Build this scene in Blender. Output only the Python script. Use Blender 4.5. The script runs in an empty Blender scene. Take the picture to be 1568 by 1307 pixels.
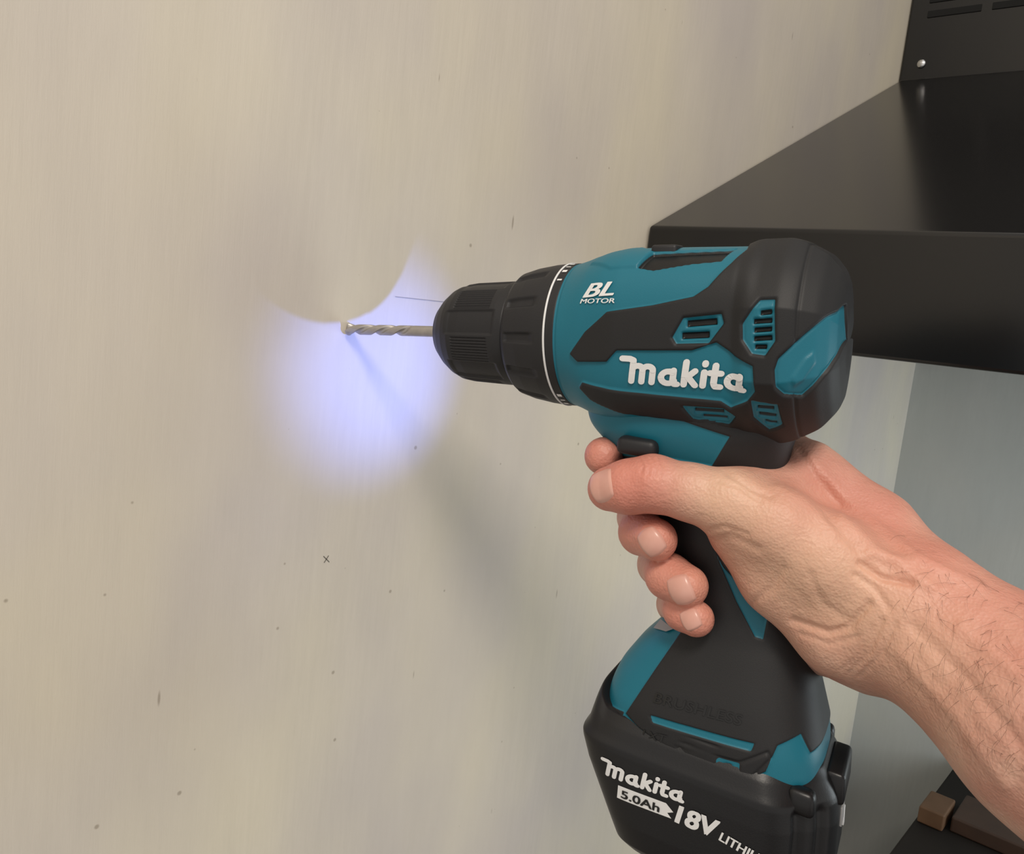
import bpy, bmesh, math, numpy as np
from mathutils import Vector, Matrix
from mathutils.bvhtree import BVHTree
np.random.seed(4)
F=1300.0; CX,CY=784.0,653.5
def nz(v):
    v=np.array(v,float); return v/np.linalg.norm(v)
wx=nz([.755,-.168,.634]); up=np.array([.1108,.9853,.129]); up=nz(up-wx*np.dot(up,wx)); wy=np.cross(up,wx)
R=np.array([wx,wy,up]); WOFF=np.array([332.5,0,1500.0])
def c2w(P):
    P=np.asarray(P,float); return (P@R.T+WOFF)/1000.0
def pc(px,py,d): return np.array([(px-CX)/F*d,-(py-CY)/F*d,-d])
# drill frame
C0=np.array([-33.7,43.9,-391.0]); A=nz([.889,-.0725,.4525]); U=np.array([.02,.985,.17]); U=nz(U-A*np.dot(A,U)); V=np.cross(A,U)
def L2c(P):
    P=np.asarray(P,float); return C0+P[...,0:1]*A+P[...,1:2]*U+P[...,2:3]*V
def L1(s,h,w): return C0+s*A+h*U+w*V
def c2L(P):
    Q=np.asarray(P,float)-C0; return np.stack([Q@A,Q@U,Q@V],-1)

# ---------------- materials
def mat(name,col=(.5,.5,.5),rough=.5,metal=0,spec=.5,emis=None,es=0,bump=None,noise=None,coat=0):
    m=bpy.data.materials.new(name); m.use_nodes=True; nt=m.node_tree; b=nt.nodes['Principled BSDF']
    b.inputs['Base Color'].default_value=(*col,1); b.inputs['Roughness'].default_value=rough; b.inputs['Metallic'].default_value=metal
    b.inputs['Specular IOR Level'].default_value=spec; b.inputs['Coat Weight'].default_value=coat
    if emis: b.inputs['Emission Color'].default_value=(*emis,1); b.inputs['Emission Strength'].default_value=es
    tc=nt.nodes.new('ShaderNodeTexCoord')
    if noise:
        n=nt.nodes.new('ShaderNodeTexNoise'); n.inputs['Scale'].default_value=noise[0]; nt.links.new(tc.outputs['Object'],n.inputs['Vector'])
        mx=nt.nodes.new('ShaderNodeMix'); mx.data_type='RGBA'; mx.inputs['A'].default_value=(*col,1); mx.inputs['B'].default_value=(*noise[1],1)
        nt.links.new(n.outputs['Fac'],mx.inputs['Factor']); nt.links.new(mx.outputs['Result'],b.inputs['Base Color'])
    if bump:
        n=nt.nodes.new('ShaderNodeTexNoise'); n.inputs['Scale'].default_value=bump[0]; n.inputs['Detail'].default_value=3; nt.links.new(tc.outputs['Object'],n.inputs['Vector'])
        bp=nt.nodes.new('ShaderNodeBump'); bp.inputs['Strength'].default_value=bump[1]; bp.inputs['Distance'].default_value=bump[2]
        nt.links.new(n.outputs['Fac'],bp.inputs['Height']); nt.links.new(bp.outputs['Normal'],b.inputs['Normal'])
    return m
TEAL=(.006,.135,.195); BLK=(.011,.011,.012)
def mat_mask(name):
    m=mat(name,TEAL,.42,spec=.4,bump=(2500,.15,.0003)); nt=m.node_tree; b=nt.nodes['Principled BSDF']
    def step(attr):
        a=nt.nodes.new('ShaderNodeAttribute'); a.attribute_name=attr
        r=nt.nodes.new('ShaderNodeMapRange'); r.inputs[1].default_value=-.08; r.inputs[2].default_value=.08
        nt.links.new(a.outputs['Fac'],r.inputs[0]); return r.outputs[0]
    k=step('mk'); s=step('sl')
    m1=nt.nodes.new('ShaderNodeMix'); m1.data_type='RGBA'; m1.inputs['A'].default_value=(*TEAL,1); m1.inputs['B'].default_value=(*BLK,1)
    nt.links.new(k,m1.inputs['Factor'])
    m2=nt.nodes.new('ShaderNodeMix'); m2.data_type='RGBA'; m2.inputs['B'].default_value=(.003,.003,.003,1)
    nt.links.new(m1.outputs['Result'],m2.inputs['A']); nt.links.new(s,m2.inputs['Factor']); nt.links.new(m2.outputs['Result'],b.inputs['Base Color'])
    r=nt.nodes.new('ShaderNodeMapRange'); r.inputs[3].default_value=.42; r.inputs[4].default_value=.56; nt.links.new(k,r.inputs[0]); nt.links.new(r.outputs[0],b.inputs['Roughness'])
    return m
M_body=mat_mask('drill_plastic_rubber')
M_blk=mat('black_plastic',(.008,.008,.009),.36,spec=.4,bump=(1500,.1,.0003))
M_blk2=mat('black_rubber',(.014,.014,.016),.5,spec=.4,bump=(1800,.15,.0003))
M_white=mat('white_print',(.72,.72,.72),.5)
M_grey=mat('grey_print',(.3,.3,.3),.5)
M_dkprint=mat('embossed_print',(.006,.006,.006),.3)
M_steel=mat('bit_steel',(.36,.34,.32),.42,metal=.8,noise=(300,(.50,.47,.43)))
M_hood=mat('hood_black_metal',(.006,.006,.0065),.2,spec=.5,bump=(600,.02,.0002))

# ---------------- mesh helpers
def new_obj(name,verts_w,faces,mats,parent=None,smooth=True):
    me=bpy.data.meshes.new(name); me.from_pydata([tuple(v) for v in verts_w],[],[tuple(f) for f in faces]); me.update()
    for m in (mats if isinstance(mats,(list,tuple)) else [mats]): me.materials.append(m)
    if smooth: me.polygons.foreach_set('use_smooth',[True]*len(me.polygons))
    o=bpy.data.objects.new(name,me); bpy.context.collection.objects.link(o)
    if parent: o.parent=parent
    return o
def gridfaces(ni,nj,wrap):
    i=np.arange(ni-1)[:,None]; j=np.arange(nj if wrap else nj-1)[None,:]; j2=(j+1)%nj
    a=i*nj+j; b=i*nj+j2; c=(i+1)*nj+j2; d=(i+1)*nj+j
    return np.stack([a,b,c,d],-1).reshape(-1,4)
def fixnormals(o):
    bm=bmesh.new(); bm.from_mesh(o.data); bmesh.ops.recalc_face_normals(bm,faces=bm.faces); bm.to_mesh(o.data); bm.free()
def empty(name,loc=(0,0,0)):
    e=bpy.data.objects.new(name,None); bpy.context.collection.objects.link(e); e.empty_display_size=.02; return e
def box(name,lo,hi,m,parent=None,bev=.002,seg=3):
    bm=bmesh.new(); bmesh.ops.create_cube(bm,size=1)
    lo=np.array(lo);hi=np.array(hi)
    for v in bm.verts: v.co=Vector(((lo+hi)/2+np.array(v.co)*(hi-lo)))
    if bev: bmesh.ops.bevel(bm,geom=list(bm.edges),offset=bev,segments=seg,affect='EDGES',profile=.5)
    me=bpy.data.meshes.new(name); bm.to_mesh(me); bm.free(); me.materials.append(m)
    o=bpy.data.objects.new(name,me); bpy.context.collection.objects.link(o)
    if parent:o.parent=parent
    return o
def lbox(name,lo,hi,m,parent,bev=1.0,rot=0,tilt=0):
    o=box(name,lo,hi,m,parent,bev); 
    co=np.array([v.co[:] for v in o.data.vertices])
    if tilt: co[:,1]-= (co[:,0]-125)*tilt
    if rot:
        c=co.mean(0); th=math.radians(rot); q=co-c
        co=np.stack([q[:,0]*math.cos(th)-q[:,1]*math.sin(th),q[:,0]*math.sin(th)+q[:,1]*math.cos(th),q[:,2]],-1)+c
    W=c2w(L2c(co))
    for v,w in zip(o.data.vertices,W): v.co=w
    for p in o.data.polygons: p.use_smooth=True
    fixnormals(o)
    return o
def sdpoly(P,poly):
    poly=np.array(poly,float); P=np.asarray(P,float); n=len(poly)
    d=np.full(len(P),1e9); ins=np.zeros(len(P),bool)
    for i in range(n):
        a=poly[i]; b=poly[(i+1)%n]; e=b-a; w=P-a
        t=np.clip((w@e)/max(e@e,1e-9),0,1); dd=np.linalg.norm(w-t[:,None]*e,axis=1); d=np.minimum(d,dd)
        c=(a[1]<=P[:,1])!=(b[1]<=P[:,1])
        with np.errstate(divide='ignore',invalid='ignore'):
            xi=a[0]+(P[:,1]-a[1])/(b[1]-a[1]+1e-12)*e[0]
        ins^= c&(P[:,0]<xi)
    return np.where(ins,d,-d)
def sst(x,a,b):
    t=np.clip((x-a)/(b-a),0,1); return t*t*(3-2*t)
def smooth1(y,k):
    ker=np.exp(-.5*(np.arange(-3*k,3*k+1)/k)**2); ker/=ker.sum()
    return np.convolve(np.pad(y,3*k,mode='edge'),ker,mode='valid')
def setattr_f(o,name,vals):
    a=o.data.attributes.new(name,'FLOAT','POINT'); a.data.foreach_set('value',np.asarray(vals,np.float32))
def ray(bvh,px,py,fallback=330):
    d=Vector(nz(pc(px,py,1)))
    loc,n,i,dist=bvh.ray_cast(Vector((0,0,0)),d)
    if loc is None:
        loc,n,i,dist=bvh.find_nearest(Vector(pc(px,py,fallback)))
    return np.array(loc),np.array(n),i

drill=empty('cordless_drill')
# ================= BODY (motor housing)
ctrl=[(69,29.4),(72,29.8),(76,30.8),(82,32.6),(90,34.3),(97,35.2),(120,35.2),(142,35),(146,36.6),(157,36.8),(161,35.6),(169,31),(173,26),(175,21),(176.2,10),(176.5,0.01)]
cs=np.array([c[0] for c in ctrl]);cr=np.array([c[1] for c in ctrl])
Tc=np.concatenate([[0],np.cumsum(np.hypot(np.diff(cs),np.diff(cr)))])
NI=300; NJ=420
Tt=np.linspace(0,Tc[-1],NI); ss=np.interp(Tt,Tc,cs); rr=np.interp(Tt,Tc,cr)
ss2=smooth1(ss,2); rr2=smooth1(rr,2); ss2[-1]=ss[-1]; rr2[-1]=.01; rr2[0]=29
th=np.linspace(-math.pi,math.pi,NJ,endpoint=False)
f=sst(ss2,70,92)
nn=2.0+ .8*f
Sg=np.repeat(ss2[:,None],NJ,1); TH=np.repeat(th[None,:],NI,0); TG=np.repeat(Tt[:,None],NJ,1)
asp=(1-.05*f)[:,None]
rad=(np.abs(np.cos(TH)/asp)**nn[:,None]+np.abs(np.sin(TH))**nn[:,None])**(-1/nn[:,None])*rr2[:,None]
oct_=1/np.max([np.abs(np.cos(TH)),np.abs(np.sin(TH)),(np.abs(np.cos(TH))+np.abs(np.sin(TH)))/1.36],axis=0)
fo=sst(ss2,140,150)[:,None]*.55
rad=rad*(1-fo)+fo*rr2[:,None]*oct_*.985
base=np.stack([Sg,rad*np.sin(TH),rad*np.cos(TH)],-1)
bc=L2c(base).reshape(-1,3)
bf=gridfaces(NI,NJ,True)
bvh_body=BVHTree.FromPolygons([Vector(v) for v in bc],[tuple(x) for x in bf.tolist()])
def b_uv(p):
    if p[0]=='uv':
        T=np.interp(p[1],ss,Tt) if p[1]<176 else Tc[-1]+6
        return (T,math.radians(p[2])*33)
    loc,n,i=ray(bvh_body,*p)
    v=bf[i]; q=bc[v]; w=1/(np.linalg.norm(q-loc,axis=1)+1e-3); w/=w.sum()
    t=(TG.reshape(-1)[v]*w).sum()
    l=c2L(loc); a=math.atan2(l[1],abs(l[2]))
    return (t,a*33)
THf=np.arctan2(base[...,1],np.abs(base[...,2])); UVb=np.stack([TG.reshape(-1),THf.reshape(-1)*33],-1)
def bsd(poly): return sdpoly(UVb,[b_uv(p) for p in poly])
B1=[(874,541),(897,508),(930,478),(1000,468),(1062,455),(1085,440),(1120,405),(1145,385),('uv',141,90),('uv',150,100),('uv',200,100),('uv',200,-100),('uv',120,-100),('uv',118,-66),(1048,642),(955,631),(905,610),(888,592),(893,584),(950,597),(1104,612),(1120,622),(1145,612),(1157,598),(1153,560),(1127,545),(1098,524),(1060,536),(945,536),(930,553),(885,553)]
mk=bsd(B1)
V1=[(1030,516),(1047,487),(1105,481),(1109,495),(1086,525),(1036,526)]
V2=[(1138,496),(1164,460),(1187,459),(1187,522),(1172,544),(1152,541),(1138,520)]
V3=[(1045,620),(1108,624),(1127,636),(1117,648),(1062,640)]
V4=[(1150,612),(1190,618),(1198,648),(1178,656),(1154,637)]
RP=[(1186,566),(1192,549),(1280,478),(1292,468),(1296,520),(1228,604),(1200,602),(1188,592)]
vents=[bsd(v) for v in (V1,V2,V3,V4)]; vmax=np.max(vents,axis=0)
rp=bsd(RP)
mk=np.minimum(mk,-vmax); mk=np.minimum(mk,-rp)
def slot(x0,y0,x1,y1,t): return [(x0,y0-t),(x1,y1-t),(x1,y1+t),(x0,y0+t)]
SL=[slot(1052,495,1098,491,5.2),slot(1044,514,1086,512,5.2)]
SL+=[slot(1158+(6 if k==0 else -4),478+k*13.5,1182,476+k*13.5,4.0) for k in range(4)]+[slot(1156,531,1174,531,3.6)]
SL+=[slot(1064,628,1108,631,3),slot(1077,637,1114,640,2.2)]
SL+=[slot(1160,624,1185,626,2.8),slot(1162,634,1189,637,2.8),slot(1172,645,1190,648,2.2)]
SL+=[[(976,409),(1000,387),(1128,381),(1104,399),(1060,403),(1000,413)]]
sl=np.max([bsd(p) for p in SL],axis=0)
disp=1.1*sst(mk,-.5,.5)-1.6*sst(sl,-.4,.4)
disp-=.6*np.exp(-(np.abs(rp)/.5)**2)
disp-=.45*np.exp(-(np.abs(vmax)/.45)**2)
RG=bsd([(905,405),(925,393),(985,378),(1000,386),(976,409),(935,412)]); disp+=.7*sst(RG,-.6,.6)
disp-=.45*np.exp(-((UVb[:,0]-2.8)/.4)**2)
RB=[(1212,578),(1232,548),(1246,538),(1248,555),(1230,582),(1215,592)]
rb=bsd(RB); disp+=.6*sst(rb,-.8,.3)-.3*np.exp(-(rb/.4)**2)
disp-=.5*np.exp(-((UVb[:,0]-np.interp(163,ss,Tt))/.5)**2)*(rp<0)
edgefade=np.clip(rr2/12,0,1); disp*=np.repeat(edgefade[:,None],NJ,1).reshape(-1)
radial=np.stack([np.zeros_like(TH),np.sin(TH),np.cos(TH)],-1).reshape(-1,3)
bl=base.reshape(-1,3)
nr=np.repeat(np.gradient(ss2,Tt)[:,None],NJ,1).reshape(-1); nrs=-np.repeat(np.gradient(rr2,Tt)[:,None],NJ,1).reshape(-1)
Nn=radial*nr[:,None]; Nn[:,0]=nrs
bl=bl+Nn*disp[:,None]
o=new_obj('motor_housing',c2w(L2c(bl)),bf.tolist(),M_body,drill); setattr_f(o,'mk',mk); setattr_f(o,'sl',sl); fixnormals(o)
lbox('speed_selector',(106,28,6),(116,35.8,17),M_blk2,drill,1.2)

# ================= HANDLE + FOOT loft
sec=[(-12,76,160,24,2.3),(-28,76,160,25,2.4),(-35,77.5,160,24.5,2.5),(-41,83,158,22.5,2.5),(-48,91,157,20,2.4),(-56,99,156,17.5,2.2),(-70,107,154,16.5,2.2),(-85,114,156,16.5,2.2),(-98,121,161,17,2.2),(-108,122,165,18,2.3),(-116,111,169,20,2.4),(-126,102,172,24,2.6),(-138,95,175.5,29,3),(-148,92,178,32,3.6),(-158,91,178.5,33.2,3.6),(-165,93,177,32.5,3.6),(-167,100,170,28,3.6)]
sec=np.array(sec,float)
NI2=340;NJ2=360
hs=np.linspace(sec[0,0],sec[-1,0],NI2)
def si(c,k=5): return smooth1(np.interp(-hs,-sec[:,0],sec[:,c]),k)
sf,sr,sw,sn=si(1),si(2),si(3),si(4)
ph=np.linspace(0,2*math.pi,NJ2,endpoint=False)
c_,s_=np.cos(ph)[None],np.sin(ph)[None]; e=(2/sn)[:,None]
HS=((sf+sr)/2)[:,None]+((sr-sf)/2)[:,None]*np.sign(c_)*np.abs(c_)**e
HW=sw[:,None]*np.sign(s_)*np.abs(s_)**e
HH=np.repeat(hs[:,None],NJ2,1); ramp=sst(-HH,118,150); HH=HH-(HS-125)*.13*ramp
hb=np.stack([HS,HH,HW],-1).reshape(-1,3); hc=L2c(hb); hf=gridfaces(NI2,NJ2,True)
bvh_h=BVHTree.FromPolygons([Vector(v) for v in hc],[tuple(x) for x in hf.tolist()])
def h_uv(p):
    if p[0]=='sh': return p[1:]
    d=Vector(nz(pc(p[0],p[1],1))); loc,n,i,dist=bvh_h.ray_cast(Vector((0,0,0)),d)
    if loc is None:
        dd=np.array(d); t=((20+np.dot(C0,V)))/np.dot(dd,V); loc=dd*t
    l=c2L(np.array(loc)); return (l[0],l[1])
HP=hb[:,:2]
def hsd(poly): return sdpoly(HP,[h_uv(p) for p in poly])
H1=[('sh',60,-5),(1000,636),(1048,645),(1117,668),(1090,713),(1010,699),(955,697),('sh',84,-52),('sh',60,-50)]
H2=[(1094,842),(1108,868),(1150,912),(1176,937),(1168,978),(1156,974),(1128,920)]
H3=[(1018,925),(1047,962),(1000,1030),(960,1090),('sh',91,-150),('sh',85,-150),('sh',80,-112)]
H4=[(997,1094),(1005,1096),(1155,1137),(1150,1149),(1000,1105)]
H5=[(957,1088),(978,1112),(1006,1133),(1052,1156),(1048,1166),(985,1146),(950,1115)]
H6=[(1097,1158),(1133,1168),(1130,1189),(1097,1176)]
H7=[(1148,1190),(1172,1180),(1190,1140),(1225,1122),('sh',174,-152),('sh',185,-150),('sh',185,-190),('sh',150,-185)]
teal=np.max([hsd(x) for x in (H1,H2,H3,H4,H5,H6,H7)],axis=0)
mk2=-teal
slb=hsd([(1108,1167),(1121,1170),(1119,1179),(1108,1176)])
d2=.7*sst(mk2,-.4,.4)-.8*sst(slb,-.2,.3)
G=hsd([(1040,1145),(1062,1130),(1100,1142),(1097,1156),(1133,1166),(1175,1150),(1180,1160),(1140,1200),(1045,1170)])
d2-=.7*np.exp(-(G/.45)**2)
rad2=np.stack([np.cos(ph)[None].repeat(NI2,0),np.zeros((NI2,NJ2)),np.sin(ph)[None].repeat(NI2,0)],-1).reshape(-1,3)
hb2=hb+rad2*d2[:,None]
o=new_obj('handle_grip',c2w(L2c(hb2)),hf.tolist()+[tuple(range((NI2-1)*NJ2,NI2*NJ2))],M_body,drill); setattr_f(o,'mk',mk2); setattr_f(o,'sl',slb); fixnormals(o)
lbox('reverse_switch',(97,-44.5,17),(113,-37.5,27.5),M_blk2,drill,2.6,rot=-4)
tr=[]
for k,t in enumerate(np.linspace(0,1,14)):
    h=-46-26*t; s0=90+7*t+4*math.sin(t*math.pi); 
    tr.append([(s0+ (6 if abs(x)>.9 else 3*abs(x)**2),h,x*7) for x in np.linspace(-1,1,9)]+[(s0+18,h,7),(s0+18,h,-7)])
tr=np.array(tr); o=new_obj('trigger',c2w(L2c(tr.reshape(-1,3))),gridfaces(14,11,True).tolist()+[tuple(range(11)),tuple(range(13*11,14*11))],M_blk,drill); fixnormals(o)

# ================= BATTERY
bs=np.array([(-152,100,172,28,4),(-153,90,178,31,5),(-157,88.5,181,34,6),(-161,87,183,36.2,7),(-163.5,85.3,184,37.7,8),(-165.5,85.5,184.5,37.9,8),(-174,88,185,37.9,8),(-195,97,184.5,37.3,8),(-204,100,183,36.6,7),(-208,103,180,34,6),(-209,110,175,28,5)],float)
NI3=170;NJ3=360
h3=np.linspace(bs[0,0],bs[-1,0],NI3)
def s3(c): return smooth1(np.interp(-h3,-bs[:,0],bs[:,c]),1)
f3,r3,w3,n3=s3(1),s3(2),s3(3),s3(4)
ph3=np.linspace(0,2*math.pi,NJ3,endpoint=False); 
ca,sa=np.cos(ph3)[None],np.sin(ph3)[None]
rr_=(np.abs(ca)**n3[:,None]+np.abs(sa)**n3[:,None])**(-1/n3[:,None])
XS=((f3+r3)/2)[:,None]+((r3-f3)/2)[:,None]*rr_*ca; XW=w3[:,None]*rr_*sa
XH=np.repeat(h3[:,None],NJ3,1)
rear=sst(XS,150,184)
XS=XS-14*rear*sst(np.abs(XW),12,38)
gro=(np.exp(-((np.abs(XW)-22)/1.6)**2)+np.exp(-((np.abs(XW)-30)/1.4)**2))*sst(-XH,163,168)*(1-sst(-XH,194,200)); XS=XS-2.2*sst(XS,163,170)*gro
XH=XH+ 8*sst(-XS,-97,-86)*(1-sst(-XH,152,163))
XH=XH-(XS-125)*.13
bb=np.stack([XS,XH,XW],-1).reshape(-1,3); b3c=L2c(bb); f3f=gridfaces(NI3,NJ3,True).tolist()
o=new_obj('battery_pack',c2w(b3c),f3f+[tuple(range(NJ3)),tuple(range((NI3-1)*NJ3,NI3*NJ3))],M_blk,drill); fixnormals(o)
bvh_bat=BVHTree.FromPolygons([Vector(v) for v in b3c],[tuple(x) for x in f3f])
lbox('battery_latch',(179,-168,-13),(186.5,-155,13),M_blk,drill,1.8,tilt=.13)
lbox('battery_rib_near',(168,-167,24),(178,-157,31),M_blk,drill,2.4,tilt=.13)
lbox('battery_rib_far',(168,-167,-31),(178,-157,-24),M_blk,drill,2.4,tilt=.13)
for k in range(4): lbox('charge_led_%d'%(k+1),(184.3,-181,3+k*2.2-6),(185.6,-173,4.5+k*2.2-6),M_grey,drill,.2,tilt=.13)
lbox('charge_button',(184.3,-186,-7),(185.7,-178,-4),M_white,drill,.4,tilt=.13)

# ================= CHUCK + COLLAR
def revolve(name,prof,NJr,rf,m,n=140,sh=0):
    prof=np.array(prof,float); prof[:,0]+=sh; T=np.concatenate([[0],np.cumsum(np.hypot(*np.diff(prof,axis=0).T))])
    t=np.linspace(0,T[-1],n); s=np.interp(t,T,prof[:,0]); r=np.interp(t,T,prof[:,1])
    a=np.linspace(0,2*math.pi,NJr,endpoint=False); Rr=r[:,None]+rf(s[:,None]-sh,a[None,:])*np.clip(r[:,None]/8,0,1)
    P=np.stack([np.repeat(s[:,None],NJr,1),Rr*np.sin(a),Rr*np.cos(a)],-1).reshape(-1,3)
    o=new_obj(name,c2w(L2c(P)),gridfaces(n,NJr,True).tolist(),m,drill); fixnormals(o); return o
def chuck_f(s,a):
    k=(a*6/(2*math.pi))%1; ribzone=((k>.5)&(k<.98))*1.0
    z=sst(s,11,14)*(1-sst(s,35,37)); z2=sst(s,15,16)*(1-sst(s,33,34))
    rib=-.55*ribzone*z2*(.5+.5*np.cos(a*108))
    flat=-.9*sst(np.abs(k-.25),.25,.2)*z
    return rib+flat
revolve('chuck',[(2.5,0),(2.5,6.5),(-.5,7),(-.5,9.5),(1,12.5),(5,16.5),(9,19.4),(13,21.2),(18,21.9),(36,22.6),(40,22.3),(42.5,20)],648,chuck_f,M_blk2,200,3.5)
revolve('chuck_nose_ring',[(2,0),(-.9,5.5),(-1.1,6.2),(-.9,8.2),(0,8.6)],64,lambda s,a:0*s*a,M_steel,24,3.5)
def col_f(s,a):
    k=(a*12/(2*math.pi))%1
    z=sst(s,43,46)*(1-sst(s,56,60)); return -1.2*z*sst(np.abs(k-.5),.33,.42)
revolve('torque_collar',[(40,15),(41.5,22),(42.2,24.8),(44,26.3),(50,28.0),(58,29.3),(64,29.8),(68,29.8),(69,27)],480,col_f,M_blk2,120,3)
revolve('collar_ring_line',[(63.6,29.6),(63.7,30.1),(64.4,30.1),(64.5,29.6)],200,lambda s,a:0*s*a,M_white,8,3)
n=240;nj=40; s=np.linspace(-53.3,8,n); a=np.linspace(0,2*math.pi,nj,endpoint=False)
fl=(1-sst(s,-18,-13))[:,None]; tw=(s*2*math.pi/24)[:,None]
prof=np.abs(np.cos(a[None]-tw)); rb_=2.5*(1-fl*.5*(1-sst(prof,.3,.75)))
tip=np.clip((s+53.4)/1.6,0.05,1)[:,None]; head=(1+.2*np.exp(-((s+51.5)/1.5)**2))[:,None]
rb_=rb_*tip*head
P=np.stack([np.repeat(s[:,None],nj,1),rb_*np.sin(a),rb_*np.cos(a)],-1).reshape(-1,3)
o=new_obj('masonry_bit',c2w(L2c(P)),gridfaces(n,nj,True).tolist()+[tuple(range(nj))],M_steel,drill); fixnormals(o)

# ================= TEXT
def place2d(name,co,fcs,pa,pb,bvh,m,yscale,lift,x0,x1):
    Pa,na,_=ray(bvh,*pa); Pb,nb,_=ray(bvh,*pb); X=Pb-Pa; W=np.linalg.norm(X); X/=W
    mid=(Pa+Pb)/2; N=na+nb
    if np.dot(N,-mid)<0:N=-N
    N=nz(N-X*np.dot(N,X)); Y=np.cross(N,X); sc=W/(x1-x0)
    q=Pa+(co[:,0:1]-x0)*sc*X+(co[:,1:2])*sc*yscale*Y
    out=[]
    for p,z in zip(q,co[:,2]):
        loc,nn_,i,dd=bvh.ray_cast(Vector(p+N*15),Vector(-N),40)
        out.append((np.array(loc) if loc is not None else p)+N*(lift+z))
    return new_obj(name,c2w(np.array(out)),fcs,m,drill,False)
def text(name,body,pa,pb,bvh,m,yscale=1.0,shear=0.0,lift=.35,bold=0):
    cu=bpy.data.curves.new(name,'FONT'); cu.body=body; cu.shear=shear; cu.size=1; cu.extrude=0; cu.resolution_u=6
    ob=bpy.data.objects.new(name,cu); bpy.context.collection.objects.link(ob)
    dg=bpy.context.evaluated_depsgraph_get(); me0=bpy.data.meshes.new_from_object(ob.evaluated_get(dg)); bpy.data.objects.remove(ob)
    co0=np.array([v.co[:] for v in me0.vertices]); fc0=[tuple(p.vertices) for p in me0.polygons]
    cos=[];fcs=[]
    offs=[(0,0)] if bold==0 else [(-bold,-bold*.5),(0,0),(bold,bold*.5),(-bold,bold*.5),(bold,-bold*.5)]
    for k,(ox,oy) in enumerate(offs):
        c=co0.copy(); c[:,0]+=ox; c[:,1]+=oy; c[:,2]=k*.02; fcs+=[tuple(i+len(co0)*k for i in f_) for f_ in fc0]; cos.append(c)
    co=np.concatenate(cos)
    return place2d(name,co,fcs,pa,pb,bvh,m,yscale,lift,co[:,0].min(),co[:,0].max())
def logo(name,pa,pb,bvh,m,yscale=1,shear=.1,lift=.5):
    T=.11
    def arc(cx,cy,rx,ry,a0,a1,n=8): return [(cx+rx*math.cos(math.radians(a0+(a1-a0)*i/n)),cy+ry*math.sin(math.radians(a0+(a1-a0)*i/n))) for i in range(n+1)]
    aG=[arc(.34,.32,.24,.23,60,330,12),[(.50,.60),(.50,.14)],[(.50,.14),(.56,.08),(.66,.08)],[(.34,.55),(.50,.55)]]
    glyphs=[([[(-.32,.93),(-.05,.93),(.08,.88)],[(.08,.88),(.08,.08)],[(.08,.58)]+arc(.26,.56,.17,.13,150,0,6)+[(.43,.08)],[(.43,.56)]+arc(.61,.56,.17,.13,150,0,6)+[(.78,.08)]],.98),
            (aG,.80),([[(.08,.93),(.08,.08)],[(.12,.33),(.40,.62)],[(.20,.38),(.45,.08)]],.62),([[(.08,.60),(.08,.08)],[(.08,.88),(.08,.93)]],.28),
            ([[(.14,.86),(.14,.2),(.2,.08),(.36,.08)],[(-.02,.58),(.34,.58)]],.46),(aG,.80)]
    V_=[];Fc=[];x=0;z=0
    def disc(c):
        i0=len(V_)
        for k in range(10): V_.append((c[0]+T*math.cos(k*math.pi/5),c[1]+T*math.sin(k*math.pi/5),z))
        Fc.append(tuple(range(i0,i0+10)))
    for strokes,adv in glyphs:
        for st in strokes:
            pts=[(p[0]+x,p[1]) for p in st]
            for p in pts: disc(p)
            for a_,b_ in zip(pts[:-1],pts[1:]):
                d=np.array(b_)-np.array(a_); L=np.linalg.norm(d); nseg=max(1,int(L/.25)); pn=np.array([-d[1],d[0]])/L*T
                for k in range(nseg):
                    p=np.array(a_)+d*k/nseg; q=np.array(a_)+d*(k+1)/nseg; i0=len(V_)
                    for w_ in (p+pn,p-pn,q-pn,q+pn): V_.append((w_[0],w_[1],z))
                    Fc.append((i0,i0+1,i0+2,i0+3))
        x+=adv
    co=np.array(V_,float); co[:,0]+=co[:,1]*shear
    for k,f_ in enumerate(Fc):
        for i in f_: co[i,2]=(k%7)*.012
    return place2d(name,co,Fc,pa,pb,bvh,m,yscale,lift,co[:,0].min(),co[:,0].max())
logo('logo_text',(949,584),(1144,600),bvh_body,M_white,.86,.10,.55)
text('motor_label','BL',(893,456),(941,452),bvh_body,M_white,.6,.35,bold=.03,lift=.5)
text('motor_sublabel','MOTOR',(889,465),(942,464),bvh_body,M_white,.6,.15,bold=.02,lift=.5)
text('foot_label','BRUSHLESS',(1001,1074),(1136,1110),bvh_h,M_dkprint,.8,.1,bold=.01,lift=1.0)
text('foot_sublabel','LXT',(984,1126),(1022,1136),bvh_h,M_dkprint,.8,.2,bold=.01,lift=1.0)
logo('battery_logo',(919,1180),(1048,1229),bvh_bat,M_white,.84,.10,.3)
text('battery_voltage','18V',(1033,1256),(1099,1283),bvh_bat,M_white,1.0,.12,bold=.04)
text('battery_type','LITHIUM-ION',(1100,1284),(1215,1329),bvh_bat,M_white,1.1,.0,bold=.025)
pv=[];pf=[]
nx=8
for k in range(nx+1):
    x=.86*k/nx; pv+= [(x,0,0),(x,.25,0)]
for k in range(nx): pf.append((2*k,2*k+2,2*k+3,2*k+1))
i0=len(pv); pv+=[(.86,.0,0),(.98,.0,0),(.90,.08,0),(1.0,.13,0),(.86,.25,0)]
pf+=[(i0,i0+1,i0+2),(i0,i0+2,i0+3,i0+4)]
place2d('capacity_plate',np.array(pv,float),pf,(945,1220),(1030,1253),bvh_bat,M_white,1,.2,0,1)
text('capacity_text','5.0Ah',(951,1219),(1010,1242),bvh_bat,M_dkprint,.70,.0,bold=.025,lift=.45)
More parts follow.
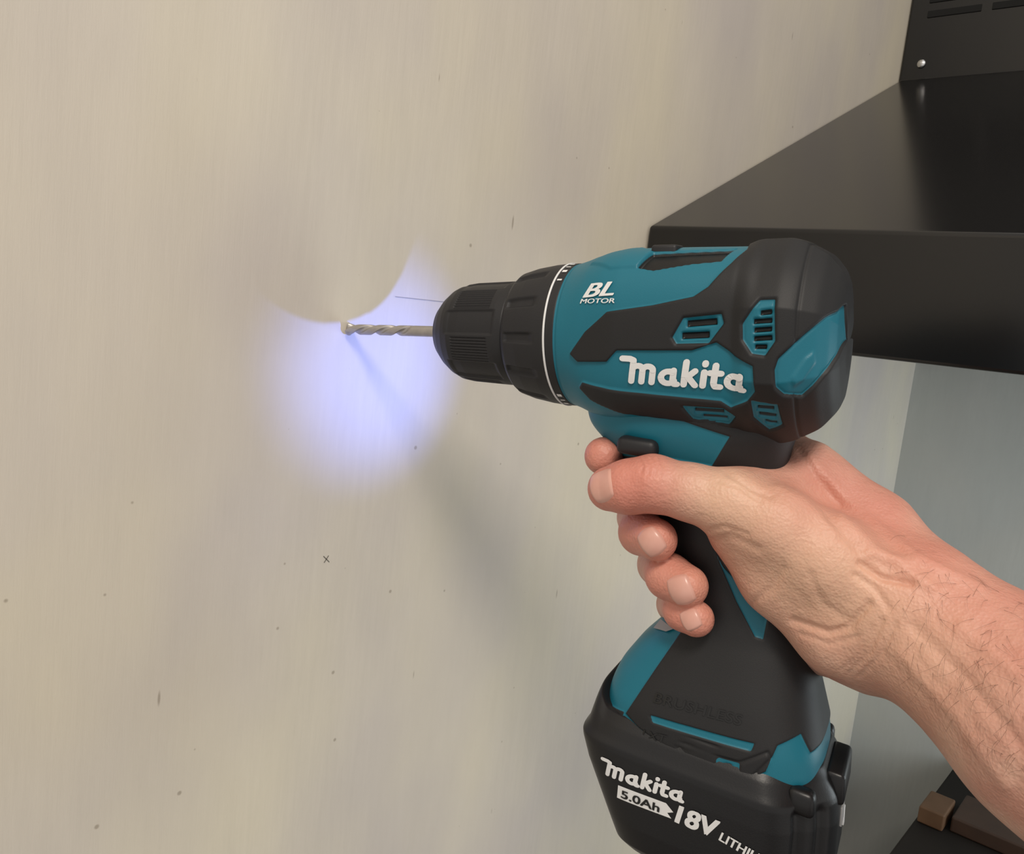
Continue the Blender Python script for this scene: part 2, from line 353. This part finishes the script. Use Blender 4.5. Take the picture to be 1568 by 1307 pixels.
def patch(name,pts,bvh,m,lift):
    v=[]
    for p in pts:
        loc,n,_=ray(bvh,*p); 
        if np.dot(n,-loc)<0:n=-n
        v.append(loc+n*lift)
    return new_obj(name,c2w(np.array(v)),[tuple(range(len(v)))],m,drill,False)
patch('warning_label',[(1014,950),(1033,964),(1022,968),(1003,963)],bvh_h,M_grey,1.0)
for k,ang in enumerate([62,70,78,50,-52,-60,-68]):
    th_=math.radians(ang); rr0=30.0; q=[]
    for ds,da in ((-1,-.015),(1,-.015),(1,.015),(-1,.015)):
        q.append((69.2+ds,rr0*math.sin(th_+da*(1 if k%2 else 2)),rr0*math.cos(th_+da*(1 if k%2 else 2))))
    new_obj('collar_mark_%d'%k,c2w(L2c(np.array(q))),[(0,1,2,3)],M_white,drill,False)

# LED
led_c=L1(67,-38.2,-8)
M_led=mat('led_lens',(.3,.33,.45),.2,emis=(.6,.7,1),es=.3)
lbox('work_light_led',(78.5,-41,-6),(84,-38,-2),M_led,drill,.8)

# ================= HAND (implicit surface)
def Pp(t): 
    if t[0]=='L': return L1(*t[1:4]),t[4]
    return pc(*t[:3]),t[3]
def cap(P,a,b,ra,rb):
    ab=(b-a).astype(np.float32); d=P-a.astype(np.float32); t=np.clip((d@ab)/float(ab@ab),0,1)
    return np.sqrt(np.maximum(((d-t[:,None]*ab)**2).sum(1),0))-(ra+(rb-ra)*t)
def smin(a,b,k):
    h=np.maximum(k-np.abs(a-b),0)/k; return np.minimum(a,b)-h*h*k*.25
iM=('L',149,-50,-24,11.5); mM=('L',150,-68,-25,11.5); rM=('L',153,-86,-24,11); pM=('L',157,-103,-20,10)
wr=(1395,940,312,20)
palm=[[(1240,716,338,10.5),(1335,815,326,16),(1410,928,306,22)],
 [(1118,770,314,12.2),(1190,805,309,13.5),(1262,855,306,16),(1395,940,302,20)],
 [(1135,815,321,12),(1195,880,320,15),(1290,962,312,17),(1400,990,302,17)],
 [(1150,748,322,9),(1240,738,336,11)],
 [(1180,800,324,14),(1300,880,318,18)],
 [(1238,965,338,13),(1340,1000,316,15)],
 [iM,(1330,830,335,14),wr],[mM,(1330,870,345,14),wr],[rM,(1300,920,345,14),wr],[pM,(1260,970,340,13),wr],
 [(1410,948,300,25),(1504,1020,287,28),(1620,1112,268,32)],
 [(1620,1112,268,32),(1850,1290,240,37)],
 [iM,mM],[mM,rM],[rM,pM]]
thumb=[(1118,770,314,12.4),(1060,754,318,10.6),(1000,740,323,10.7),(962,745,327,10.2),(934,748,331,8.8)]
fingers=[[iM,('L',100,-52,-29,9.5),('L',84,-55,-14,8.3),(924,698,346,7.8)],
 [mM,('L',104,-70,-26,10),('L',97,-77,-4,9),(982,815,340,8.7),(1005,826,328,8.2)],
 [rM,('L',112,-90,-26,9.5),('L',106,-97,-5,8.8),(1024,882,334,8.8),(1052,897,326,8.2)],
 [pM,('L',120,-108,-23,8.5),('L',114,-113,-4,7.6),(1046,935,333,7.4),(1066,947,327,7.0)]]
def chain(P,ch,k):
    d=None
    for q,r in zip(ch[:-1],ch[1:]):
        a,ra=Pp(q); b,rb2=Pp(r); c=cap(P,a,b,ra,rb2); d=c if d is None else smin(d,c,k)
    return d
def sdf(P):
    P=P.astype(np.float32); d=None
    for ch in palm:
        c=chain(P,ch,5); d=c if d is None else smin(d,c,9)
    t=chain(P,thumb,3); d=smin(d,t,4)
    fs=None
    for ch in fingers:
        c=chain(P,ch,2.5); fs=c if fs is None else smin(fs,c,.8)
    return smin(d,fs,1.2)
def surface_nets(lo,hi,h):
    lo=np.array(lo,float); n=np.ceil((np.array(hi)-lo)/h).astype(int)+1
    ax=[lo[i]+h*np.arange(n[i]) for i in range(3)]
    Fv=np.empty(n,np.float32)
    yy,zz=np.meshgrid(ax[1],ax[2],indexing='ij')
    B=12
    for i in range(0,n[0],B):
        xs=ax[0][i:i+B]; P=np.empty((len(xs),)+yy.shape+(3,),np.float32); P[...,0]=xs[:,None,None]; P[...,1]=yy; P[...,2]=zz
        Fv[i:i+B]=sdf(P.reshape(-1,3)).reshape(len(xs),n[1],n[2])
    S=Fv<0
    cor=[(a,b,c) for a in (0,1) for b in (0,1) for c in (0,1)]
    m=n-1
    cnt=sum(S[a:a+m[0],b:b+m[1],c:c+m[2]].astype(np.int8) for a,b,c in cor)
    act=np.argwhere((cnt>0)&(cnt<8)); idx=-np.ones(m,int); idx[tuple(act.T)]=np.arange(len(act))
    acc=np.zeros((len(act),3)); num=np.zeros(len(act))
    for i,c1 in enumerate(cor):
        for c2 in cor[i+1:]:
            if sum(abs(np.array(c1)-c2))!=1: continue
            f1=Fv[tuple((act+c1).T)]; f2=Fv[tuple((act+c2).T)]; mm=(f1<0)!=(f2<0); t=np.where(mm,f1/np.where(mm,f1-f2,1),0)
            acc+=np.where(mm[:,None],np.array(c1)+t[:,None]*(np.array(c2)-np.array(c1)),0); num+=mm
    Vv=lo+h*(act+acc/num[:,None])
    faces=[]
    for axis in range(3):
        o1,o2=[k for k in range(3) if k!=axis]
        sl0=[slice(None)]*3; sl1=[slice(None)]*3; sl0[axis]=slice(0,-1); sl1[axis]=slice(1,None)
        ch=S[tuple(sl0)]!=S[tuple(sl1)]; e=np.argwhere(ch); ok=(e[:,o1]>0)&(e[:,o2]>0)&(e[:,o1]<m[o1])&(e[:,o2]<m[o2]); e=e[ok]
        q=[]
        for d1,d2_ in ((0,0),(-1,0),(-1,-1),(0,-1)):
            g=e.copy(); g[:,o1]+=d1; g[:,o2]+=d2_; q.append(idx[tuple(g.T)])
        q=np.stack(q,-1); fl=S[tuple(e.T)]; 
        if axis==1: fl=~fl
        q[fl]=q[fl][:,::-1]; faces.append(q)
    return Vv,np.concatenate(faces)
def grad(P,e=.4):
    g=np.stack([sdf(P+np.eye(3)[i]*e)-sdf(P-np.eye(3)[i]*e) for i in range(3)],-1)/(2*e)
    return g/(np.linalg.norm(g,axis=1,keepdims=True)+1e-9)
HVv,HF=surface_nets((15,-175,-415),(262,75,-180),1.4)
for _ in range(2): HVv=HVv-grad(HVv)*sdf(HVv)[:,None]
bvh_hand=BVHTree.FromPolygons([Vector(v) for v in HVv],[tuple(x) for x in HF.tolist()])
me=bpy.data.meshes.new('tmp'); me.from_pydata(HVv.tolist(),[],HF.tolist()); ot=bpy.data.objects.new('tmp',me); bpy.context.collection.objects.link(ot)
md=ot.modifiers.new('s','SUBSURF'); md.levels=1; md.subdivision_type='CATMULL_CLARK'
dg=bpy.context.evaluated_depsgraph_get(); me2=bpy.data.meshes.new_from_object(ot.evaluated_get(dg)); bpy.data.objects.remove(ot)
hv=np.array([v.co[:] for v in me2.vertices]); 
nrm=grad(hv)
pxs=np.stack([CX+F*hv[:,0]/-hv[:,2],CY-F*hv[:,1]/-hv[:,2]],-1)
near=sst(nrm[:,2],-.1,.3)
def groove(pts,w,depth):
    d=np.full(len(hv),1e9)
    for a,b in zip(pts[:-1],pts[1:]):
        a=np.array(a,float);b=np.array(b,float);e_=b-a; q=pxs-a; t=np.clip(q@e_/(e_@e_),0,1); d=np.minimum(d,np.linalg.norm(q-t[:,None]*e_,axis=1))
    return -depth*np.exp(-(d/w)**2)*near
dd=np.zeros(len(hv))
for g in [([(978,700),(985,712),(982,722)],2.6,.4),([(987,698),(995,711),(993,726)],2.6,.45),([(998,698),(1005,712),(1003,728)],2.6,.45),([(1009,700),(1015,714),(1012,727)],2.6,.35),
          ([(1112,722),(1150,748),(1180,760)],5,.7),([(1100,735),(1135,748),(1165,768)],3.5,.4),
          ([(1318,862),(1350,884),(1395,892)],6,1.6),([(1330,846),(1365,858),(1400,862)],9,-1.2),([(1310,880),(1340,900),(1360,930)],6,.7),
          ([(1215,950),(1270,968),(1300,960),(1330,925)],6,1.2),([(1225,970),(1270,985),(1310,975)],5,.5),([(1300,1030),(1330,1000),(1350,950)],5,.7),([(1316,1035),(1350,1000),(1372,955)],4,.5),([(1290,1025),(1318,1000),(1335,960)],4,.4),
          ([(1090,830),(1120,820),(1160,840)],7,.6),([(1085,812),(1110,806),(1145,818)],4,.4),([(1150,925),(1180,900),(1200,870)],6,.5),([(1240,880),(1260,925),(1300,950)],7,.5),
          ([(1240,700),(1300,770),(1400,850),(1500,900)],9,-1.0),([(1290,790),(1340,840),(1430,900)],9,-.9),([(1268,790),(1318,845)],8,.8),([(1225,690),(1250,730),(1300,790)],6,.6),
          ([(1400,960),(1480,1040),(1560,1140)],12,1.0),([(1380,1000),(1460,1090),(1540,1200)],12,-.8),([(1470,960),(1568,1040)],12,-.7),([(1190,745),(1230,765),(1280,815)],7,-.5)]:
    dd+=groove(*g)
hv=hv+nrm*dd[:,None]
def nearpt(t,rad): 
    a,_=Pp(t); return np.exp(-(np.linalg.norm(hv-a,axis=1)/rad)**2)
red=np.clip(nearpt((934,748,331,0),22)*.8+nearpt((1005,826,328,0),20)+nearpt((1052,897,326,0),20)+nearpt((1066,947,327,0),20)+nearpt((924,697,346,0),20)+.6*nearpt((1000,715,318,0),16)+.5*nearpt((1200,760,310,0),26)+.65*nearpt((1300,790,310,0),28)+.5*nearpt((1420,860,290,0),30)+.45*nearpt((1500,960,265,0),35),0,1)
pale=np.clip(.9*nearpt((1115,755,302,0),15)+.7*nearpt((1180,860,304,0),28)+.7*nearpt((1290,900,290,0),22)+.6*nearpt((1400,1020,275,0),25),0,1)
arm=empty('human_hand')
for v,w in zip(me2.vertices,c2w(hv)): v.co=w
def mat_skin():
    m=bpy.data.materials.new('skin'); m.use_nodes=True; nt=m.node_tree; b=nt.nodes['Principled BSDF']; N=nt.nodes.new; Lk=nt.links.new
    tc=N('ShaderNodeTexCoord'); n1=N('ShaderNodeTexNoise'); n1.inputs['Scale'].default_value=50; n1.inputs['Detail'].default_value=5; Lk(tc.outputs['Object'],n1.inputs['Vector'])
    r=N('ShaderNodeValToRGB'); r.color_ramp.elements[0].position=.35; r.color_ramp.elements[0].color=(.52,.26,.195,1); r.color_ramp.elements[1].position=.66; r.color_ramp.elements[1].color=(.61,.375,.285,1)
    Lk(n1.outputs['Fac'],r.inputs['Fac'])
    a=N('ShaderNodeAttribute'); a.attribute_name='red'; mx=N('ShaderNodeMix'); mx.data_type='RGBA'; mx.inputs['B'].default_value=(.62,.21,.155,1)
    ml=N('ShaderNodeMath'); ml.operation='MULTIPLY'; ml.inputs[1].default_value=.7; Lk(a.outputs['Fac'],ml.inputs[0]); Lk(ml.outputs[0],mx.inputs['Factor']); Lk(r.outputs['Color'],mx.inputs['A'])
    a2=N('ShaderNodeAttribute'); a2.attribute_name='pale'; mx2=N('ShaderNodeMix'); mx2.data_type='RGBA'; mx2.inputs['B'].default_value=(.69,.45,.31,1)
    ml2=N('ShaderNodeMath'); ml2.operation='MULTIPLY'; ml2.inputs[1].default_value=.7; Lk(a2.outputs['Fac'],ml2.inputs[0]); Lk(ml2.outputs[0],mx2.inputs['Factor']); Lk(mx.outputs['Result'],mx2.inputs['A'])
    Lk(mx2.outputs['Result'],b.inputs['Base Color'])
    b.inputs['Roughness'].default_value=.5; b.inputs['Subsurface Weight'].default_value=.2; b.inputs['Subsurface Radius'].default_value=(1,.35,.2); b.inputs['Subsurface Scale'].default_value=.003
    v=N('ShaderNodeTexVoronoi'); v.inputs['Scale'].default_value=900; Lk(tc.outputs['Object'],v.inputs['Vector'])
    n2=N('ShaderNodeTexNoise'); n2.inputs['Scale'].default_value=260; n2.inputs['Detail'].default_value=5; Lk(tc.outputs['Object'],n2.inputs['Vector'])
    ad=N('ShaderNodeMath'); ad.operation='MULTIPLY_ADD'; ad.inputs[1].default_value=.3; Lk(v.outputs['Distance'],ad.inputs[0]); Lk(n2.outputs['Fac'],ad.inputs[2])
    bp=N('ShaderNodeBump'); bp.inputs['Strength'].default_value=.55; bp.inputs['Distance'].default_value=.001; Lk(ad.outputs[0],bp.inputs['Height']); Lk(bp.outputs['Normal'],b.inputs['Normal'])
    return m
M_skin=mat_skin(); me2.materials.clear(); me2.materials.append(M_skin)
o=bpy.data.objects.new('hand_and_forearm',me2); bpy.context.collection.objects.link(o); o.parent=arm
me2.polygons.foreach_set('use_smooth',[True]*len(me2.polygons)); setattr_f(o,'red',red); setattr_f(o,'pale',pale); fixnormals(o)
M_nail=mat('fingernail',(.60,.30,.24),.3,spec=.5,noise=(200,(.66,.38,.31)))
def nail(name,pctr,ptip,ln,wd,nshift=None):
    c,n0,_=ray(bvh_hand,*pctr)
    tpt=pc(*ptip); 
    if np.dot(n0,-c)<0:n0=-n0
    n0=nz(n0)
    if nshift is not None: n0=nz(n0+np.array(nshift))
    X=nz((tpt-c)-n0*np.dot(tpt-c,n0)); Y=np.cross(n0,X)
    nu,nv=24,20; u=np.linspace(-1,1,nu)[:,None]; v=np.linspace(-1,1,nv)[None,:]
    ww=wd/2*v*np.sqrt(1-.32*u**2); tipr=ln/2*u*np.sqrt(1-.32*v**2)
    P=(c+tipr[...,None]*X+ww[...,None]*Y).reshape(-1,3)
    for _ in range(4): P=P-n0*(sdf(P)/np.maximum(.35,(grad(P)@n0)))[:,None]
    edge=np.maximum(np.abs(u)+0*v,np.abs(v)+0*u); lift=(.5*(1-sst(edge,.8,1.0))-.12).reshape(-1)
    P=P+grad(P)*lift[:,None]
    o=new_obj(name,c2w(P),gridfaces(nu,nv,False).tolist(),M_nail,arm); fixnormals(o)
nail('nail_middle',(996,830),(1040,868,330),11.5,9.5)
nail('nail_ring',(1040,905),(1085,945,330),12,10)
nail('nail_little',(1056,948),(1090,980,330),8.5,8)
nail('nail_thumb',(919,742),(890,765,338),12,13,(-.5,.15,0))

hc_=bpy.data.curves.new('arm_hair','CURVE'); hc_.dimensions='3D'; hc_.bevel_depth=.00004; hc_.bevel_resolution=1
rng=np.random.RandomState(3); cnt=0
while cnt<150:
    x=rng.uniform(1350,1568); t=(x-1330)/240; yc=880+t*180; half=95+40*t; y=yc+rng.uniform(-1,1)*half
    if rng.rand()>.2+t: continue
    d=Vector(nz(pc(x,y,1))); loc,n,i,ds=bvh_hand.ray_cast(Vector((0,0,0)),d)
    if loc is None: continue
    n=np.array(n); loc=np.array(loc)
    if np.dot(n,-loc)<0:n=-n
    dr=nz(np.array([rng.normal(-.1,.6),rng.normal(-.6,.4),rng.normal(0,.3)])); dr=nz(dr-n*np.dot(dr,n)); ln=rng.uniform(4,11); b2=nz(np.cross(n,dr))*rng.normal(0,.35)
    sp=hc_.splines.new('POLY'); sp.points.add(5)
    for k in range(6):
        q=k/5; p=loc+dr*ln*q+b2*ln*q*q+n*(1.0*math.sin(q*2.6)+.1)
        sp.points[k].co=(*c2w(p),1); sp.points[k].radius=1-.7*q
    cnt+=1
ho=bpy.data.objects.new('arm_hair',hc_); bpy.context.collection.objects.link(ho); ho.parent=arm; hc_.materials.append(mat('hair_brown',(.13,.065,.04),.5))

# ================= ROOM
def mat_wall(name,c1,c2,c3,spk=True):
    m=bpy.data.materials.new(name); m.use_nodes=True; nt=m.node_tree; b=nt.nodes['Principled BSDF']; N=nt.nodes.new; Lk=nt.links.new
    tc=N('ShaderNodeTexCoord')
    def noise(scale,vec,det=3,rough=.5,off=(0,0,0)):
        mp=N('ShaderNodeMapping'); mp.inputs['Scale'].default_value=vec; mp.inputs['Location'].default_value=off; Lk(tc.outputs['Object'],mp.inputs['Vector'])
        n=N('ShaderNodeTexNoise'); n.inputs['Scale'].default_value=scale; n.inputs['Detail'].default_value=det; n.inputs['Roughness'].default_value=rough; Lk(mp.outputs[0],n.inputs['Vector']); return n.outputs['Fac']
    def mrange(x,a,b_,c,d):
        r=N('ShaderNodeMapRange'); r.inputs[1].default_value=a; r.inputs[2].default_value=b_; r.inputs[3].default_value=c; r.inputs[4].default_value=d; Lk(x,r.inputs[0]); return r.outputs[0]
    def mth(op,a,b_):
        n=N('ShaderNodeMath'); n.operation=op
        for i,x in enumerate((a,b_)):
            if isinstance(x,(int,float)): n.inputs[i].default_value=x
            else: Lk(x,n.inputs[i])
        return n.outputs[0]
    big=noise(7,(1,1,.6),3); r=N('ShaderNodeValToRGB'); e=r.color_ramp.elements; e[0].position=.32; e[0].color=(*c1,1); e[1].position=.66; e[1].color=(*c3,1); x=e.new(.5); x.color=(*c2,1)
    Lk(big,r.inputs['Fac'])
    fine=noise(260,(1,1,.08),6,.7); mask=mrange(noise(9,(1,1,.5),2,.5,(3,1,2)),.42,.60,.3,1)
    dev=mth('MULTIPLY',mrange(fine,.3,.7,-.035,.022),mask); med=mrange(noise(24,(1,1,.3),5,.65),.3,.7,-.03,.03)
    fac=mth('ADD',mth('ADD',dev,med),1.0)
    mu=N('ShaderNodeMix'); mu.data_type='RGBA'; mu.blend_type='MULTIPLY'; mu.inputs['Factor'].default_value=1; Lk(r.outputs['Color'],mu.inputs['A']); Lk(fac,mu.inputs['B'])
    out=mu.outputs['Result']
    if spk:
        sx=N('ShaderNodeSeparateXYZ'); Lk(tc.outputs['Object'],sx.inputs[0])
        def spots(scale,zs,keep,r0):
            cb=N('ShaderNodeCombineXYZ'); Lk(sx.outputs['Y'],cb.inputs['X']); Lk(mth('MULTIPLY',sx.outputs['Z'],zs),cb.inputs['Y'])
            v=N('ShaderNodeTexVoronoi'); v.voronoi_dimensions='2D'; v.inputs['Scale'].default_value=scale; Lk(cb.outputs[0],v.inputs['Vector'])
            sc=N('ShaderNodeSeparateColor'); Lk(v.outputs['Color'],sc.inputs[0])
            rad=mth('MULTIPLY',sc.outputs[1],r0); q=mth('SUBTRACT',rad,v.outputs['Distance']); q=mrange(q,0,r0*.5,0,1)
            return mth('MULTIPLY',q,mrange(sc.outputs[0],keep,keep+.01,1,0))
        s1=spots(26,1,.32,.036); s2=spots(45,.2,.16,.045)
        mm=mth('MULTIPLY',mth('MAXIMUM',s1,s2),.5)
        m3=N('ShaderNodeMix'); m3.data_type='RGBA'; m3.inputs['B'].default_value=(.20,.15,.10,1); Lk(mm,m3.inputs['Factor']); Lk(out,m3.inputs['A']); out=m3.outputs['Result']
    Lk(out,b.inputs['Base Color']); b.inputs['Roughness'].default_value=.55; b.inputs['Specular IOR Level'].default_value=.25
    bp=N('ShaderNodeBump'); bp.inputs['Strength'].default_value=.18; bp.inputs['Distance'].default_value=.0008; Lk(fine,bp.inputs['Height']); Lk(bp.outputs['Normal'],b.inputs['Normal'])
    return m
M_wall=mat_wall('painted_plywood',(.60,.55,.505),(.66,.605,.52),(.70,.64,.515))
M_wall2=mat_wall('painted_wall_cool',(.53,.56,.54),(.55,.57,.55),(.57,.58,.55),False)
box('wall_left',(-.02,-1.2,0),(0,1.26,2.6),M_wall,None,0)
box('wall_back',(0,1.24,0),(2.4,1.26,2.6),M_wall2,None,0)
box('floor',(-.02,-1.2,-.02),(2.4,1.26,0),mat('floor_boards',(.07,.05,.035),.5,noise=(6,(.12,.08,.05))),None,0)
def wallpt(px,py):
    r=pc(px,py,1); t=-332.5/np.dot(wx,r); return c2w(r*t)
M_pen=mat('pencil',(.13,.12,.10),.7); M_pen2=mat('pencil_faint',(.30,.29,.29),.7)
pm=empty('pencil_mark')
def stroke(a,b,name,m=M_pen,wd=.0002):
    p=wallpt(*a); q=wallpt(*b); d=nz(q-p); nn_=np.cross(d,[1,0,0])*wd
    v=[p-nn_,p+nn_,q+nn_,q-nn_]; v=[x+np.array([.0002,0,0]) for x in v]; new_obj(name,np.array(v),[(0,1,2,3)],m,pm,False)
stroke((495,851),(504,860),'stroke_1'); stroke((503,850),(496,861),'stroke_2'); stroke((605,454),(690,463),'stroke_3',M_pen2,.00013)

# hood
hood=empty('range_hood')
x0,x1=.0015,.6; yf,yc_,yb=.524,.987,1.238; zt=1.573; zb=1.499; zc=1.798; ztop=2.35
prof=[(yf,zb),(yf,zt),(yf+.004,zt+.002),(yc_,zc),(yc_,ztop),(yb,ztop),(yb,zb)]
vs=[(x,y,z) for x in (x0,x1) for y,z in prof]; n=len(prof)
fs=[tuple(range(n)),tuple(range(n,2*n))]+[(i,(i+1)%n,(i+1)%n+n,i+n) for i in range(n)]
o=new_obj('hood_shell',np.array(vs),fs,M_hood,hood,False); fixnormals(o)
md=o.modifiers.new('b','BEVEL'); md.width=.002; md.segments=3; md.limit_method='ANGLE'
M_slot=mat('vent_dark',(.0015,.0015,.0015),.9)
for r_ in range(5):
    for k in range(7):
        xa=.02+k*.062; za=1.861+r_*.015
        box('vent_slot_%d_%d'%(r_,k),(xa,yc_-.0012,za),(xa+.052,yc_+.002,za+.007),M_slot,hood,.0006)
M_screw=mat('screw_steel',(.6,.6,.6),.25,metal=1)
bm=bmesh.new(); bmesh.ops.create_uvsphere(bm,u_segments=20,v_segments=10,radius=.0045)
for v in bm.verts: v.co=Vector((v.co.x+.022,v.co.y*.5+yc_-.001,v.co.z+1.814))
me=bpy.data.meshes.new('screw'); bm.to_mesh(me); bm.free(); me.materials.append(M_screw); so=bpy.data.objects.new('screw',me); bpy.context.collection.objects.link(so); so.parent=hood

# cabinet + wood
cab=empty('kitchen_cabinet')
M_cab=mat('dark_cabinet',(.012,.010,.009),.6); M_ctop=mat('dark_countertop',(.010,.0085,.0075),.75,spec=.2,noise=(20,(.018,.014,.011)))
box('carcass',(.15,.70,0),(1.4,1.238,.95),M_cab,cab,.002)
box('countertop',(.14,.68,.95),(1.42,1.238,.985),M_ctop,cab,.003)
M_wood=mat('raw_wood',(.09,.043,.018),.6,noise=(60,(.15,.08,.04)))
wd=empty('wood_offcuts')
box('block_a',(.143,1.02,.9855),(.17,1.07,1.005),M_wood,wd,.002)
box('block_b',(.175,1.03,.9855),(.42,1.10,1.003),mat('dark_wood',(.03,.015,.009),.6,noise=(40,(.06,.03,.017))),wd,.002)

# ================= LIGHTS
w=bpy.data.worlds.new('World'); bpy.context.scene.world=w; w.use_nodes=True
w.node_tree.nodes['Background'].inputs[0].default_value=(1,.955,.905,1); w.node_tree.nodes['Background'].inputs[1].default_value=.69
def area(name,pos,tgt,size,power,col):
    l=bpy.data.lights.new(name,'AREA'); l.size=size; l.energy=power; l.color=col
    o=bpy.data.objects.new(name,l); bpy.context.collection.objects.link(o); p=Vector(c2w(pos)); q=Vector(c2w(tgt)); o.location=p
    o.rotation_euler=(q-p).to_track_quat('-Z','Y').to_euler(); return o
dl=nz([.08,.62,.78]); tg=np.array([0,0,-400.])
area('ceiling_lamp',tg+dl*1700,tg,.40,17,(1,.91,.80))
area('back_wall_fill',np.array([1100,-150,-450.]),np.array([600,-50,-1150.]),.5,4.5,(.84,.94,1))  # added out-of-view fill lamp, cool, brightens the back wall; no window here
sp=bpy.data.lights.new('drill_work_light','SPOT'); sp.energy=.85; sp.color=(.16,.26,1); sp.spot_size=math.radians(66); sp.spot_blend=1; sp.shadow_soft_size=.0009
so=bpy.data.objects.new('drill_work_light',sp); bpy.context.collection.objects.link(so); so.parent=drill
p=Vector(c2w(led_c)); q=Vector(wallpt(580,565)); so.location=p; so.rotation_euler=(q-p).to_track_quat('-Z','Y').to_euler()

# camera
cam=bpy.data.cameras.new('camera'); cam.sensor_width=36; cam.lens=36*F/1568; cam.clip_start=.01
co=bpy.data.objects.new('camera',cam); bpy.context.collection.objects.link(co)
Mx=Matrix([list(R[0])+[WOFF[0]/1000],list(R[1])+[0],list(R[2])+[WOFF[2]/1000],[0,0,0,1]]); co.matrix_world=Mx
bpy.context.scene.camera=co
bpy.context.scene.view_settings.view_transform='Standard'
